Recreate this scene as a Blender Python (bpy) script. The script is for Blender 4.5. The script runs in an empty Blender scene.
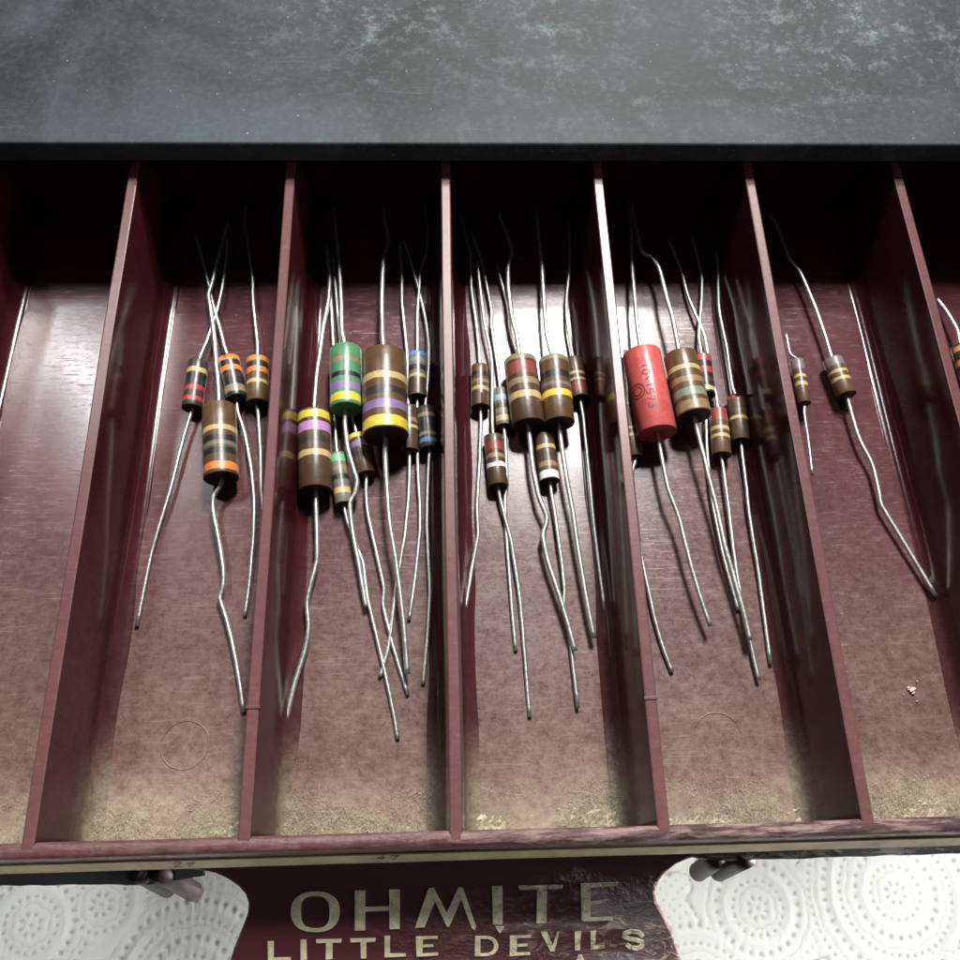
import bpy, bmesh, math, random
from mathutils import Vector, Matrix, noise
random.seed(7)
sc = bpy.context.scene
COL = sc.collection
MM = 0.001                                  # the script is written in millimetres

# ------------------------------------------------------------------ camera
CR = Matrix(((0.9990973, -0.0277133, 0.0321956), (0.0127971, 0.9190352, 0.3939676), (-0.0405070, -0.3932000, 0.9185603)))
CC = Vector((-1.127, -4.573, 138.457))
CF = 903.1
cam = bpy.data.objects.new('camera', bpy.data.cameras.new('camera')); COL.objects.link(cam)
cam.data.sensor_width = 36; cam.data.lens = CF/960*36
cam.data.clip_start = 0.005; cam.data.clip_end = 20
M4 = CR.transposed().to_4x4(); M4.translation = CC*MM
cam.matrix_world = M4
cam.data.dof.use_dof = True; cam.data.dof.focus_distance = 0.152; cam.data.dof.aperture_fstop = 16
cam.data.dof.aperture_fstop = 45
sc.camera = cam

# ------------------------------------------------------------------ light
w = bpy.data.worlds.new('World'); sc.world = w; w.use_nodes = True
w.node_tree.nodes['Background'].inputs[0].default_value = (0.9, 0.95, 1, 1)
w.node_tree.nodes['Background'].inputs[1].default_value = 0.065
def lamp(name, loc, to, power, sx, sy, col, spread=math.pi):
    l = bpy.data.lights.new(name, 'AREA'); l.shape = 'RECTANGLE'; l.size = sx; l.size_y = sy
    l.energy = power; l.color = col; l.spread = spread
    o = bpy.data.objects.new(name, l); COL.objects.link(o)
    o.location = loc; o.rotation_euler = (Vector(to)-Vector(loc)).to_track_quat('-Z', 'Y').to_euler()
lamp('overhead_light', (0.14, 0.60, 0.80), (0.02, 0.06, 0), 7, 0.12, 0.11, (1, 0.98, 0.95))
lamp('overhead_light', (0.20, 0.79, 0.80), (0.02, 0.06, 0), 14, 0.12, 0.10, (1, 0.97, 0.93))
lamp('overhead_light', (-0.42, 0.60, 0.80), (-0.05, 0.06, 0), 2.2, 0.03, 0.20, (0.95, 0.98, 1))  # added weak left lamp: glint on the far-left floor, softer dark walls
lamp('side_light', (1.05, -0.22, 0.50), (0.0, 0.0, -0.03), 1.5, 0.4, 0.3, (0.93, 0.97, 1))
lamp('cloth_fill', (0.75, -0.022, -0.018), (0.0, -0.11, -0.078), 1.85, 0.10, 0.03, (0.95, 0.98, 1), 0.5)  # unseen low lamp, added only to brighten the cloth
sc.view_settings.view_transform = 'Standard'; sc.view_settings.look = 'None'
sc.view_settings.exposure = 0; sc.view_settings.gamma = 1
sc.render.engine = 'CYCLES'
sc.cycles.max_bounces = 8; sc.cycles.glossy_bounces = 6; sc.cycles.caustics_reflective = True
sc.cycles.blur_glossy = 0.6; sc.cycles.use_denoising = True

def fz(y): return -16.4 - 0.033*y           # the compartment floor: a little deeper at the back
def ray(u, v):
    return (CR.transposed() @ Vector(((u-480)/CF, -(v-480)/CF, -1)))
def at(u, v, h):                            # h mm above the compartment floor
    d = ray(u, v); z = -18
    for _ in range(4):
        p = CC + d*((z-CC.z)/d.z); z = fz(p.y)+h
    return p
def onz(u, v, z):
    d = ray(u, v); return CC + d*((z-CC.z)/d.z)
def onpl(u, v, P0, n):
    d = ray(u, v); return CC + d*((P0-CC).dot(n)/d.dot(n))

# ------------------------------------------------------------------ materials
def mat(name):
    m = bpy.data.materials.new(name); m.use_nodes = True
    nt = m.node_tree; b = nt.nodes['Principled BSDF']
    return m, nt, b
def nd(nt, t, **k):
    n = nt.nodes.new(t)
    for a, v in k.items():
        if a[0] == '_': n.inputs[int(a[1:])].default_value = v
        else: setattr(n, a, v)
    return n
def lk(nt, a, b): nt.links.new(a, b)
def mth(nt, op, a, b=None, c=None, clamp=False):
    n = nt.nodes.new('ShaderNodeMath'); n.operation = op; n.use_clamp = clamp
    for i, x in enumerate((a, b, c)):
        if x is None: continue
        if isinstance(x, (int, float)): n.inputs[i].default_value = x
        else: nt.links.new(x, n.inputs[i])
    return n.outputs[0]
def noi(nt, vec, scale, detail=4, rough=0.6, dist=0.0):
    n = nd(nt, 'ShaderNodeTexNoise'); n.inputs['Scale'].default_value = scale
    n.inputs['Detail'].default_value = detail; n.inputs['Roughness'].default_value = rough
    n.inputs['Distortion'].default_value = dist
    lk(nt, vec, n.inputs['Vector']); return n.outputs['Fac']
def mixc(nt, f, a, b):
    n = nt.nodes.new('ShaderNodeMix'); n.data_type = 'RGBA'
    if isinstance(f, (int, float)): n.inputs[0].default_value = f
    else: nt.links.new(f, n.inputs[0])
    for i, x in ((6, a), (7, b)):
        if isinstance(x, tuple): n.inputs[i].default_value = (*x, 1)
        else: nt.links.new(x, n.inputs[i])
    return n.outputs[2]
def mr(nt, v, a, b, c=0, d=1, smooth=False):
    n = nt.nodes.new('ShaderNodeMapRange'); n.clamp = True
    if smooth: n.interpolation_type = 'SMOOTHSTEP'
    nt.links.new(v, n.inputs[0])
    for i, x in enumerate((a, b, c, d)): n.inputs[i+1].default_value = x
    return n.outputs[0]
def bump(nt, b, h, strength, dist):
    n = nt.nodes.new('ShaderNodeBump'); n.inputs['Strength'].default_value = strength
    n.inputs['Distance'].default_value = dist
    nt.links.new(h, n.inputs['Height']); nt.links.new(n.outputs[0], b.inputs['Normal'])
def pos(nt):
    g = nd(nt, 'ShaderNodeTexCoord'); return g.outputs['Object']

DUST = (0.50, 0.44, 0.31)
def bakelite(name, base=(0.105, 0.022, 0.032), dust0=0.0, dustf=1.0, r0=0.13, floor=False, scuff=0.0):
    m, nt, b = mat(name); P = pos(nt)
    s = nd(nt, 'ShaderNodeSeparateXYZ'); lk(nt, P, s.inputs[0])
    y = mth(nt, 'ADD', s.outputs[1], mth(nt, 'MULTIPLY', mth(nt, 'SUBTRACT', noi(nt, P, 38, 3, 0.6), 0.5), 0.022 if floor else 0.0))
    n1 = noi(nt, P, 55, 6, 0.65); n2 = noi(nt, P, 620, 8, 0.85, 0.0); n3 = noi(nt, P, 1800, 3, 0.6)
    mp = nd(nt, 'ShaderNodeMapping'); lk(nt, P, mp.inputs[0]); mp.inputs['Scale'].default_value = (1, 7, 1)
    n4 = noi(nt, mp.outputs[0], 260, 5, 0.7, 0.3)
    if floor:
        g = mth(nt, 'MULTIPLY', mr(nt, y, 0.09, 0.030, 0.0, 0.10, True), 1)
        g = mth(nt, 'ADD', g, mr(nt, y, 0.045, 0.006, 0, 0.14, False)); g = mth(nt, 'ADD', g, mr(nt, y, 0.014, 0.0, 0, 0.40, True))
    else:
        g = mth(nt, 'ADD', mr(nt, y, 0.06, 0.0, 0.0, 0.05), mth(nt, 'MULTIPLY', mr(nt, y, 0.02, 0.0, 0, 0.4, True), mr(nt, s.outputs[2], -0.010, -0.016)))
    a = mth(nt, 'MULTIPLY', mr(nt, n1, 0.3, 0.7, 0.8, 1.2), g)
    a = mth(nt, 'MULTIPLY', a, mr(nt, n2, 0.36, 0.64, 0.45, 1.4))
    a = mth(nt, 'MULTIPLY', a, dustf)
    sp = mth(nt, 'MULTIPLY', mr(nt, n3, 0.66, 0.74), mr(nt, n2, 0.5, 0.6, 0, 0.5 if floor else 0.25))
    st = mth(nt, 'MULTIPLY', mr(nt, n4, 0.54, 0.74), 0.08 + scuff)
    if floor:                                # long fine scratches left by the wires, mostly across
        for sc_, rz_, amt in (((1, 26, 1), 0.05, .16), ((1, 30, 1), 1.45, .10)):
            m2 = nd(nt, 'ShaderNodeMapping'); lk(nt, P, m2.inputs[0]); m2.inputs['Scale'].default_value = sc_; m2.inputs['Rotation'].default_value = (0, 0, rz_)
            sn = noi(nt, m2.outputs[0], 130, 3, 0.6, 0.4)
            st = mth(nt, 'ADD', st, mth(nt, 'MULTIPLY', mr(nt, sn, 0.62, 0.70), mth(nt, 'MULTIPLY', mr(nt, n1, 0.45, 0.6), amt)))
    a = mth(nt, 'ADD', a, dust0)
    a = mth(nt, 'ADD', a, st); a = mth(nt, 'ADD', a, mth(nt, 'MULTIPLY', sp, 0.35), clamp=True)
    base2 = mixc(nt, mr(nt, n1, 0.3, 0.7), tuple(x*0.85 for x in base), tuple(x*1.15 for x in base))
    lk(nt, mixc(nt, a, base2, DUST), b.inputs['Base Color'])
    r = mth(nt, 'ADD', mth(nt, 'MULTIPLY', a, 1.1), r0)
    r = mth(nt, 'ADD', r, mr(nt, n2, 0.4, 0.7, 0, 0.06), clamp=True)
    lk(nt, r, b.inputs['Roughness'])
    if 'wall' in name: b.inputs['Specular IOR Level'].default_value = 0.33
    h = mth(nt, 'ADD', mth(nt, 'MULTIPLY', n3, mth(nt, 'ADD', mth(nt, 'MULTIPLY', a, 0.9), 0.02)), mth(nt, 'MULTIPLY', n1, 0.35))
    bump(nt, b, h, 0.35, 0.00025)
    return m
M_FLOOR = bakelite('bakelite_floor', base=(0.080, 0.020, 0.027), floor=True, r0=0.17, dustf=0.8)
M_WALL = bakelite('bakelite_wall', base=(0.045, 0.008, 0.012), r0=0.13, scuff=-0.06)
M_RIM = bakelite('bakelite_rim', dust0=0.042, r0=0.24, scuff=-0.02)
M_PLATE = bakelite('bakelite_plate', base=(0.075, 0.016, 0.022), r0=0.35, dustf=0.0)

def simple(name, col, rough=0.5, metal=0.0, var=0.12, scale=600, bmp=0.0, coat=0.0):
    m, nt, b = mat(name); P = pos(nt); n = noi(nt, P, scale, 5, 0.65)
    lk(nt, mixc(nt, mr(nt, n, 0.3, 0.7), tuple(c*(1-var) for c in col), tuple(min(1, c*(1+var)) for c in col)), b.inputs['Base Color'])
    lk(nt, mr(nt, n, 0.3, 0.7, max(0, rough-0.07), rough+0.07), b.inputs['Roughness'])
    b.inputs['Metallic'].default_value = metal
    b.inputs['Coat Weight'].default_value = coat
    if bmp: bump(nt, b, n, bmp, 0.0002)
    return m
PAL = {'brown': (0.080, 0.042, 0.024), 'dbrown': (0.060, 0.035, 0.025), 'olive': (0.112, 0.058, 0.024), 'grey': (0.16, 0.15, 0.12),
 'black': (0.018, 0.017, 0.018), 'gold': (0.55, 0.40, 0.17), 'tan': (0.30, 0.20, 0.11), 'orange': (0.72, 0.23, 0.05),
 'red': (0.44, 0.045, 0.045), 'dred': (0.26, 0.045, 0.04), 'violet': (0.26, 0.16, 0.34), 'pink': (0.50, 0.24, 0.50),
 'yellow': (0.74, 0.56, 0.04), 'green': (0.075, 0.25, 0.12), 'bgreen': (0.12, 0.50, 0.16), 'blue': (0.12, 0.22, 0.50), 'lblue': (0.30, 0.45, 0.62),
 'white': (0.80, 0.78, 0.74), 'salmon': (0.55, 0.085, 0.08), 'sage': (0.22, 0.25, 0.19), 'mauve': (0.20, 0.15, 0.17), 'dark': (0.035, 0.028, 0.024)}
def paint(name, col, salmon):
    m, nt, b = mat(name); P = pos(nt)
    n = noi(nt, P, 420, 6, 0.7, 0.3); g = noi(nt, P, 1500, 5, 0.75); q = noi(nt, P, 260, 4, 0.6)
    L = sum(col)/3; col = tuple(c*0.94+L*0.06 for c in col)
    c1 = mixc(nt, mr(nt, n, 0.3, 0.7), tuple(c*0.80 for c in col), tuple(min(1, c*1.15) for c in col))
    k = 0.25 if salmon else 1.0
    chips = mth(nt, 'MULTIPLY', mr(nt, g, 0.56, 0.68), mth(nt, 'MULTIPLY', mr(nt, q, 0.44, 0.60), 0.85*k))
    c2 = mixc(nt, chips, c1, (0.055, 0.035, 0.026))
    film = mth(nt, 'MULTIPLY', mr(nt, q, 0.55, 0.40), 0.03)
    lk(nt, mixc(nt, film, c2, (0.34, 0.29, 0.22)), b.inputs['Base Color'])
    lk(nt, mr(nt, n, 0.3, 0.7, 0.27, 0.42), b.inputs['Roughness'])
    bump(nt, b, mth(nt, 'ADD', n, mth(nt, 'MULTIPLY', g, 0.5)), 0.2, 0.0002)
    return m
BM = {k: paint('paint_'+k, v, k == 'salmon') for k, v in PAL.items()}
M_WIRE = simple('tinned_wire', (0.55, 0.55, 0.52), 0.40, 0.85, 0.18, 1400, 0.25)
M_INK = simple('black_ink', (0.10, 0.03, 0.03), 0.5)

# ------------------------------------------------------------------ mesh helpers
def mk(name, verts, faces, m, parent=None, smooth=False, mats=None, idx=None, org=None):
    me = bpy.data.meshes.new(name)
    o3 = org if org is not None else Vector((0, 0, 0))
    me.from_pydata([tuple((Vector(v)-o3)*MM) for v in verts], [], faces)
    for mm in (mats or [m]): me.materials.append(mm)
    if idx: me.polygons.foreach_set('material_index', idx)
    if smooth: me.polygons.foreach_set('use_smooth', [True]*len(me.polygons))
    me.update()
    o = bpy.data.objects.new(name, me); COL.objects.link(o)
    if parent: o.parent = parent
    return o
def thing(name, label, cat, loc=(0, 0, 0), group=None):
    o = bpy.data.objects.new(name, None); COL.objects.link(o); o.empty_display_size = 0.005
    o.location = Vector(loc)*MM; o['label'] = label; o['category'] = cat
    if group: o['group'] = group
    return o
def box(x0, x1, y0, y1, z0, z1, bev=0.0, seg=2):
    bm = bmesh.new(); bmesh.ops.create_cube(bm, size=1)
    for v in bm.verts:
        v.co = Vector((x0+(v.co.x+.5)*(x1-x0), y0+(v.co.y+.5)*(y1-y0), z0+(v.co.z+.5)*(z1-z0)))
    if bev: bmesh.ops.bevel(bm, geom=bm.edges[:], offset=bev, segments=seg, affect='EDGES', profile=0.5)
    vs = [v.co.copy() for v in bm.verts]; bm.verts.index_update()
    fs = [[v.index for v in f.verts] for f in bm.faces]; bm.free(); return vs, fs
def join(parts):
    V, F = [], []
    for v, f in parts:
        n = len(V); V += list(v); F += [[i+n for i in q] for q in f]
    return V, F
def extrude_profile(prof, y0, y1, ny=1, wob=0.0):           # prof: (x,z(y)) closed loop or open strip, along y
    V, F = [], []; n = len(prof)
    for j in range(ny+1):
        y = y0+(y1-y0)*j/ny
        for k, (x, zf) in enumerate(prof):
            V.append((x, y, zf(y) if callable(zf) else zf))
    for j in range(ny):
        for k in range(n-1):
            F.append([j*n+k, j*n+k+1, (j+1)*n+k+1, (j+1)*n+k])
    F.append(list(range(n))[::-1]); F.append([ny*n+k for k in range(n)])
    return V, F
def catmull(pts, sub=5):
    out = []; n = len(pts)
    for i in range(n-1):
        p0 = pts[max(0, i-1)]; p1 = pts[i]; p2 = pts[i+1]; p3 = pts[min(n-1, i+2)]
        for s in range(sub):
            t = s/sub
            out.append((p1.lerp(p2, t))*0.4+0.6*0.5*((2*p1)+(p2-p0)*t+(2*p0-5*p1+4*p2-p3)*t*t+(3*p1-p0-3*p2+p3)*t**3))
    out.append(pts[-1]); return out
def tube(pts, r, n=10, jit=0.0):
    V, F = [], []; up = Vector((0, 0, 1))
    for i, p in enumerate(pts):
        d = (pts[min(i+1, len(pts)-1)]-pts[max(i-1, 0)]).normalized()
        a = d.cross(up).normalized(); b = a.cross(d)
        rr = r*(1+random.uniform(-jit, jit))
        for k in range(n):
            t = 2*math.pi*k/n; V.append(p+(a*math.cos(t)+b*math.sin(t))*rr)
    for i in range(len(pts)-1):
        for k in range(n): F.append([i*n+k, i*n+(k+1) % n, (i+1)*n+(k+1) % n, (i+1)*n+k])
    F.append(list(range(n))[::-1]); F.append([(len(pts)-1)*n+k for k in range(n)])
    return V, F

# ------------------------------------------------------------------ table and cloth
CZ = -78.0
def lace_h(x, y):
    # crochet pattern: doilies of rings, spokes and scallops on a net ground with plain panels
    h = 0.0
    best = None
    for cx, cy, R in DOILY:
        dx, dy = x-cx, y-cy; d = math.hypot(dx, dy)
        if d < R+2 and (best is None or d/R < best[0]): best = (d/R, d, R, math.atan2(dy, dx), cx)
    wx = x+0.5*noise.noise(Vector((x*0.3, y*0.3, 3))); wy = y+0.5*noise.noise(Vector((x*0.3, y*0.3, 7)))
    nz = noise.noise(Vector((x*1.1, y*1.1, 0)))*0.12
    if best and best[0] < 1.0:
        q, d, R, a, _ = best
        d += 0.25*noise.noise(Vector((x*0.5, y*0.5, 9)))
        h = 0.5
        if d < 0.8: h -= 0.6*(1-d/0.8)
        k = 0; rad = 2.0
        while rad < R*0.97:
            kind = k % 4
            if kind in (0, 2):                       # ring of little slots
                nn = max(8, int(2*math.pi*rad/(2.1 if kind == 0 else 1.7))); u = (d-rad)/(0.75 if kind == 0 else 0.55)
                if abs(u) < 1:
                    t = abs(math.sin(a*nn/2+k)); h -= 0.62*(1-u*u)*max(0, (t-0.55)/0.45)
            elif kind == 1:                          # scallop line
                nn = max(6, int(rad*1.1)); sc2 = rad+0.55*abs(math.sin(a*nn/2)); u = (d-sc2)/0.32
                if abs(u) < 1: h -= 0.32*(1-u*u)
            else:
                u = (d-rad)/0.5
                if abs(u) < 1: h += 0.25*(1-u*u)
            rad += 1.75; k += 1
    else:
        s = noise.noise(Vector((wx*0.085+3, wy*0.085, 1.7)))+0.10*math.sin(wx*0.9)*math.sin(wy*0.9)
        e = abs(s)*11
        h = 0.42
        if e < 0.55: h -= 0.5*(1-e/0.55)
        if s < 0:
            g = math.sin(wx*2.6+0.9*math.sin(wy*0.6))*math.sin(wy*2.6+0.9*math.sin(wx*0.5))
            h -= 0.75*max(0, g-0.45)
    return h + nz
cpos = [((895, 893), 21), ((757, 908), 12.5), ((30, 925), 16), ((190, 985), 19), ((100, 905), 9), ((950, 1010), 17), ((700, 1010), 17), ((840, 1040), 13), ((-40, 1010), 19), ((480, 960), 22), ((1030, 880), 17), ((350, 1010), 16), ((600, 1060), 20)]
DOILY = []
for (u, v), R in cpos:
    p = onz(u, v, CZ); DOILY.append((p.x, p.y, R))
def cloth():
    V, F = [], []; x0, x1, y0, y1 = -150, 165, -62, 14; s = 0.42
    nx, ny = int((x1-x0)/s), int((y1-y0)/s)
    for j in range(ny+1):
        for i in range(nx+1):
            x, y = x0+i*s, y0+j*s
            V.append((x, y, CZ+lace_h(x, y)*0.06+1.2*noise.noise(Vector((x*0.02, y*0.02, 5)))))
    for j in range(ny):
        for i in range(nx):
            a = j*(nx+1)+i; F.append([a, a+1, a+nx+2, a+nx+1])
    # plain wide skirt of the same cloth around the modelled patch
    n = len(V); R = 600
    HV = [lace_h(v[0], v[1]) for v in V]
    oc = [(-R, -R), (R, -R), (R, R), (-R, R)]
    for (x, y) in oc: V.append((x, y, CZ))
    c = [0, nx, (ny+1)*(nx+1)-1, ny*(nx+1)]
    for k in range(4): F.append([n+k, n+(k+1) % 4, c[(k+1) % 4], c[k]])
    m, nt, b = mat('white_lace_vinyl'); P = pos(nt)
    n1 = noi(nt, P, 60, 4, 0.6); n2 = noi(nt, P, 1500, 3, 0.6)
    lk(nt, mixc(nt, n1, (0.80, 0.83, 0.80), (0.86, 0.88, 0.86)), b.inputs['Base Color'])
    b.inputs['Roughness'].default_value = 0.42
    b.inputs['Subsurface Weight'].default_value = 0.15; b.inputs['Subsurface Radius'].default_value = (0.001, 0.001, 0.001); b.inputs['Subsurface Scale'].default_value = 1
    bump(nt, b, n2, 0.1, 0.0001)
    at_ = nd(nt, 'ShaderNodeAttribute', attribute_name='lace_depth')
    low_part = mr(nt, at_.outputs['Fac'], 0.38, -0.25, 0.0, 1.0)  # darker where the embossed pattern lies low
    lk(nt, mixc(nt, low_part, mixc(nt, n1, (0.80, 0.79, 0.72), (0.88, 0.87, 0.81)), (0.36, 0.35, 0.30)), b.inputs['Base Color'])
    o = mk('lace_tablecloth', V, F, m, smooth=True)
    aa = o.data.attributes.new('lace_depth', 'FLOAT', 'POINT')
    aa.data.foreach_set('value', HV+[0.3]*4)
    o['label'] = 'white embossed lace tablecloth with round doily patterns under the tray'; o['category'] = 'tablecloth'
cloth()
tb = mk('table_surface', *box(-600, 600, -600, 600, CZ-30, CZ-2.5), simple('table_wood', (0.3, 0.2, 0.12), 0.5)); tb['kind'] = 'structure'

# ------------------------------------------------------------------ cabinet
m, nt, b = mat('dusty_black_enamel'); P = pos(nt)
a1 = noi(nt, P, 28, 5, 0.6); a2 = noi(nt, P, 210, 8, 0.80, 0.1); a3 = noi(nt, P, 900, 3, 0.6)
sxc = nd(nt, 'ShaderNodeSeparateXYZ'); lk(nt, P, sxc.inputs[0])
side = mth(nt, 'MULTIPLY', mr(nt, sxc.outputs[0], -0.06, 0.0, 0.15, 1.0, True), mr(nt, sxc.outputs[1], 0.004, 0.030, 0.35, 1.2))
clump = mth(nt, 'MULTIPLY', mth(nt, 'MULTIPLY', mth(nt, 'ADD', mr(nt, a2, 0.52, 0.72), mth(nt, 'MULTIPLY', mr(nt, noi(nt, P, 520, 6, 0.75), 0.55, 0.72), 0.6)), mr(nt, a1, 0.34, 0.60, 0.08, 1.0)), side)
fine = mth(nt, 'MULTIPLY', mr(nt, a3, 0.45, 0.75), 0.03)
edge_sheen = mr(nt, sxc.outputs[1], 0.018, 0.0, 0.0, 0.22, True)  # lamp sheen along the near edge, painted into the dust colour
smud = mr(nt, noi(nt, P, 22, 4, 0.6, 0.8), 0.38, 0.64, -0.12, 0.20)
m5 = nd(nt, 'ShaderNodeMapping'); lk(nt, P, m5.inputs[0]); m5.inputs['Scale'].default_value = (1, 22, 1); m5.inputs['Rotation'].default_value = (0, 0, 0.5)
scr = mth(nt, 'MULTIPLY', mr(nt, noi(nt, m5.outputs[0], 90, 3, 0.6, 0.3), 0.64, 0.70), 0.25)
clump = mth(nt, 'ADD', mth(nt, 'MULTIPLY', clump, 2.0), mth(nt, 'ADD', mth(nt, 'ADD', smud, scr), edge_sheen))
speck = mth(nt, 'MULTIPLY', mr(nt, noi(nt, P, 1300, 2, 0.5), 0.74, 0.78), 0.5)
dv = mth(nt, 'ADD', mth(nt, 'MULTIPLY', clump, 0.17), mth(nt, 'ADD', fine, mth(nt, 'ADD', speck, 0.020)), clamp=True)
lk(nt, mixc(nt, dv, (0.009, 0.012, 0.014), (0.56, 0.67, 0.73)), b.inputs['Base Color'])
lk(nt, mth(nt, 'ADD', mth(nt, 'MULTIPLY', dv, 0.5), 0.58, clamp=True), b.inputs['Roughness']); b.inputs['Specular IOR Level'].default_value = 0.27
bump(nt, b, mth(nt, 'ADD', a2, mth(nt, 'MULTIPLY', a3, 0.3)), 0.12, 0.0004)
M_CAB = m
cab = thing('resistor_cabinet', 'dusty black metal cabinet above the pulled out maroon drawer', 'cabinet', (0, 122, CZ))
co = Vector((0, 122, CZ))
YC = 121.6
mk('top_panel', *box(-240, 260, YC, 330, 1.2, 6.0, 0.5, 3), M_CAB, cab, org=co)
mk('side_panel', *box(-240, -236, YC+1, 329, CZ+3, 1.0, 0.4), M_CAB, cab, org=co)
mk('side_panel', *box(256, 260, YC+1, 329, CZ+3, 1.0, 0.4), M_CAB, cab, org=co)
mk('back_panel', *box(-235.8, 255.8, 324, 328, CZ+3, 1.0, 0.4), M_CAB, cab, org=co)
mk('shelf_panel', *box(-235.8, 255.8, YC+2, 323.8, -29, -27, 0.4), M_CAB, cab, org=co)
mk('bottom_panel', *box(-240, 260, YC+1, 329, CZ, CZ+2.8, 0.4), M_CAB, cab, org=co)
mk('lower_front_panel', *box(-235.8, 255.8, YC+3, YC+5, CZ+3, -29.3, 0.4), M_CAB, cab, org=co)

# ------------------------------------------------------------------ tray
tray = thing('drawer_tray', 'maroon bakelite drawer tray divided into long compartments of resistors', 'drawer')
XL, XR = -120, 150
TH = 0.95
V, F = [], []
nx, ny = 270, 130
for j in range(ny+1):
    for i in range(nx+1):
        x = XL+(XR-XL)*i/nx; y = -1+130*j/ny
        V.append((x, y, fz(y)+0.10*noise.noise(Vector((x*0.05, y*0.05, 0)))))
for j in range(ny):
    for i in range(nx):
        a = j*(nx+1)+i; F.append([a, a+1, a+nx+2, a+nx+1])
mk('floor', V, F, M_FLOOR, tray, smooth=True)
mk('underside', *box(XL, XR, -0.5, 129, -26, -22.5, 0.5), M_WALL, tray)
def divider(x, wid=TH):
    prof = []
    R = 2.9; bx = 1.75
    half = [(wid*0.72, 0.0), (wid*0.93, -0.1), (wid, -0.32)]
    pts = []
    for (a, z) in half: pts.append((a, (lambda z: (lambda y: z))(z)))
    for k in range(0, 9):                    # concave fillet to the floor
        t = k/8*math.pi/2
        ax = bx+R*(1-math.cos(t)); hz = R*(1-math.sin(t))
        pts.append((ax, (lambda hz: (lambda y: fz(y)+hz-0.03))(hz)))
    pts.append((bx+R+0.3, lambda y: fz(y)-0.6))
    prof = [(x-a, z) for a, z in reversed(pts)] + [(x+a, z) for a, z in pts]
    V, F = extrude_profile(prof, -1.0, 129.5, 60)
    V = [(vx + 0.14*noise.noise(Vector((vy*0.03, x, 0))), vy, vz+(0.05*noise.noise(Vector((vy*0.06, x+9, 0))) if vz > -1 else 0)) for vx, vy, vz in V]
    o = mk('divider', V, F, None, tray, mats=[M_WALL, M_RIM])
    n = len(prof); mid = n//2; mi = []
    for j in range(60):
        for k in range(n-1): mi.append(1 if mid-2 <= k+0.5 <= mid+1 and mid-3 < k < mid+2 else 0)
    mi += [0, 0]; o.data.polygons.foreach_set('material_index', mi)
    # smooth only the fillets, keep a crisp top
    for p in o.data.polygons: p.use_smooth = len(p.vertices) == 4 and p.material_index == 0
    return o
for k in range(-4, 6): divider(30.0*k)
for k in (-1, 1): mk('divider_notch', *box(30*k-1.05, 30*k+1.05, 18.0, 18.5, -0.5, 0.16, 0.06), M_RIM, tray)
# back wall with fillet
mk('back_wall', *join([box(XL-1, XR+1, 129, 131.5, -26, 0, 0.4)]), M_WALL, tray)
# front wall: rim, slanting label face, lip
prof = [(0.25, -22), (0.25, -0.8), (0.05, -0.25), (-0.35, 0.0), (-1.35, 0.05), (-1.85, -0.15), (-2.05, -0.6), (-2.1, -1.6), (-2.25, -2.2),
        (-3.45, -5.9), (-3.65, -6.2), (-3.7, -6.7), (-3.4, -7.3), (-3.1, -8.0), (-3.0, -21.6), (-2.4, -22)]
V, F = [], []; NX = 200; n = len(prof)
for i in range(NX+1):
    x = XL-1+(XR-XL+2)*i/NX
    for (y, z) in prof:
        V.append((x, y+0.12*noise.noise(Vector((x*0.05, z*0.3, 2))), z+0.10*noise.noise(Vector((x*0.07, y, 4)))))
for i in range(NX):
    for k in range(n): F.append([i*n+k, (i+1)*n+k, (i+1)*n+(k+1) % n, i*n+(k+1) % n])
F.append(list(range(n))); F.append([NX*n+k for k in range(n)][::-1])
m, nt, b = mat('worn_rim'); P = pos(nt)
sx_ = nd(nt, 'ShaderNodeSeparateXYZ'); lk(nt, P, sx_.inputs[0])
mp = nd(nt, 'ShaderNodeMapping'); lk(nt, P, mp.inputs[0]); mp.inputs['Scale'].default_value = (0.25, 1.6, 1.6)
q1 = noi(nt, mp.outputs[0], 520, 7, 0.75, 0.3); q2 = noi(nt, P, 900, 5, 0.7)
zr = mr(nt, sx_.outputs[0], -0.02, 0.03, 0.15, 1.0)
top_ = mr(nt, sx_.outputs[2], -0.0011, -0.0003)
pale = mth(nt, 'MULTIPLY', mth(nt, 'MULTIPLY', mr(nt, q1, 0.48, 0.62), zr), mth(nt, 'MULTIPLY', top_, 0.5))
dk = mth(nt, 'MULTIPLY', mr(nt, q1, 0.56, 0.46), mth(nt, 'MULTIPLY', zr, 0.75))
c0_ = mixc(nt, mr(nt, q2, 0.3, 0.7, 0.0, 0.14), (0.095, 0.022, 0.030), DUST)
c1_ = mixc(nt, dk, c0_, (0.028, 0.010, 0.011))
lk(nt, mixc(nt, pale, c1_, (0.50, 0.38, 0.33)), b.inputs['Base Color'])
lk(nt, mr(nt, q1, 0.3, 0.7, 0.28, 0.5), b.inputs['Roughness'])
bump(nt, b, mth(nt, 'ADD', mth(nt, 'MULTIPLY', q1, mr(nt, zr, 0, 1, 0.25, 1.0)), mth(nt, 'MULTIPLY', q2, 0.15)), 0.6, 0.0006)
mk('front_wall', V, F, m, tray, smooth=True)
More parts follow.
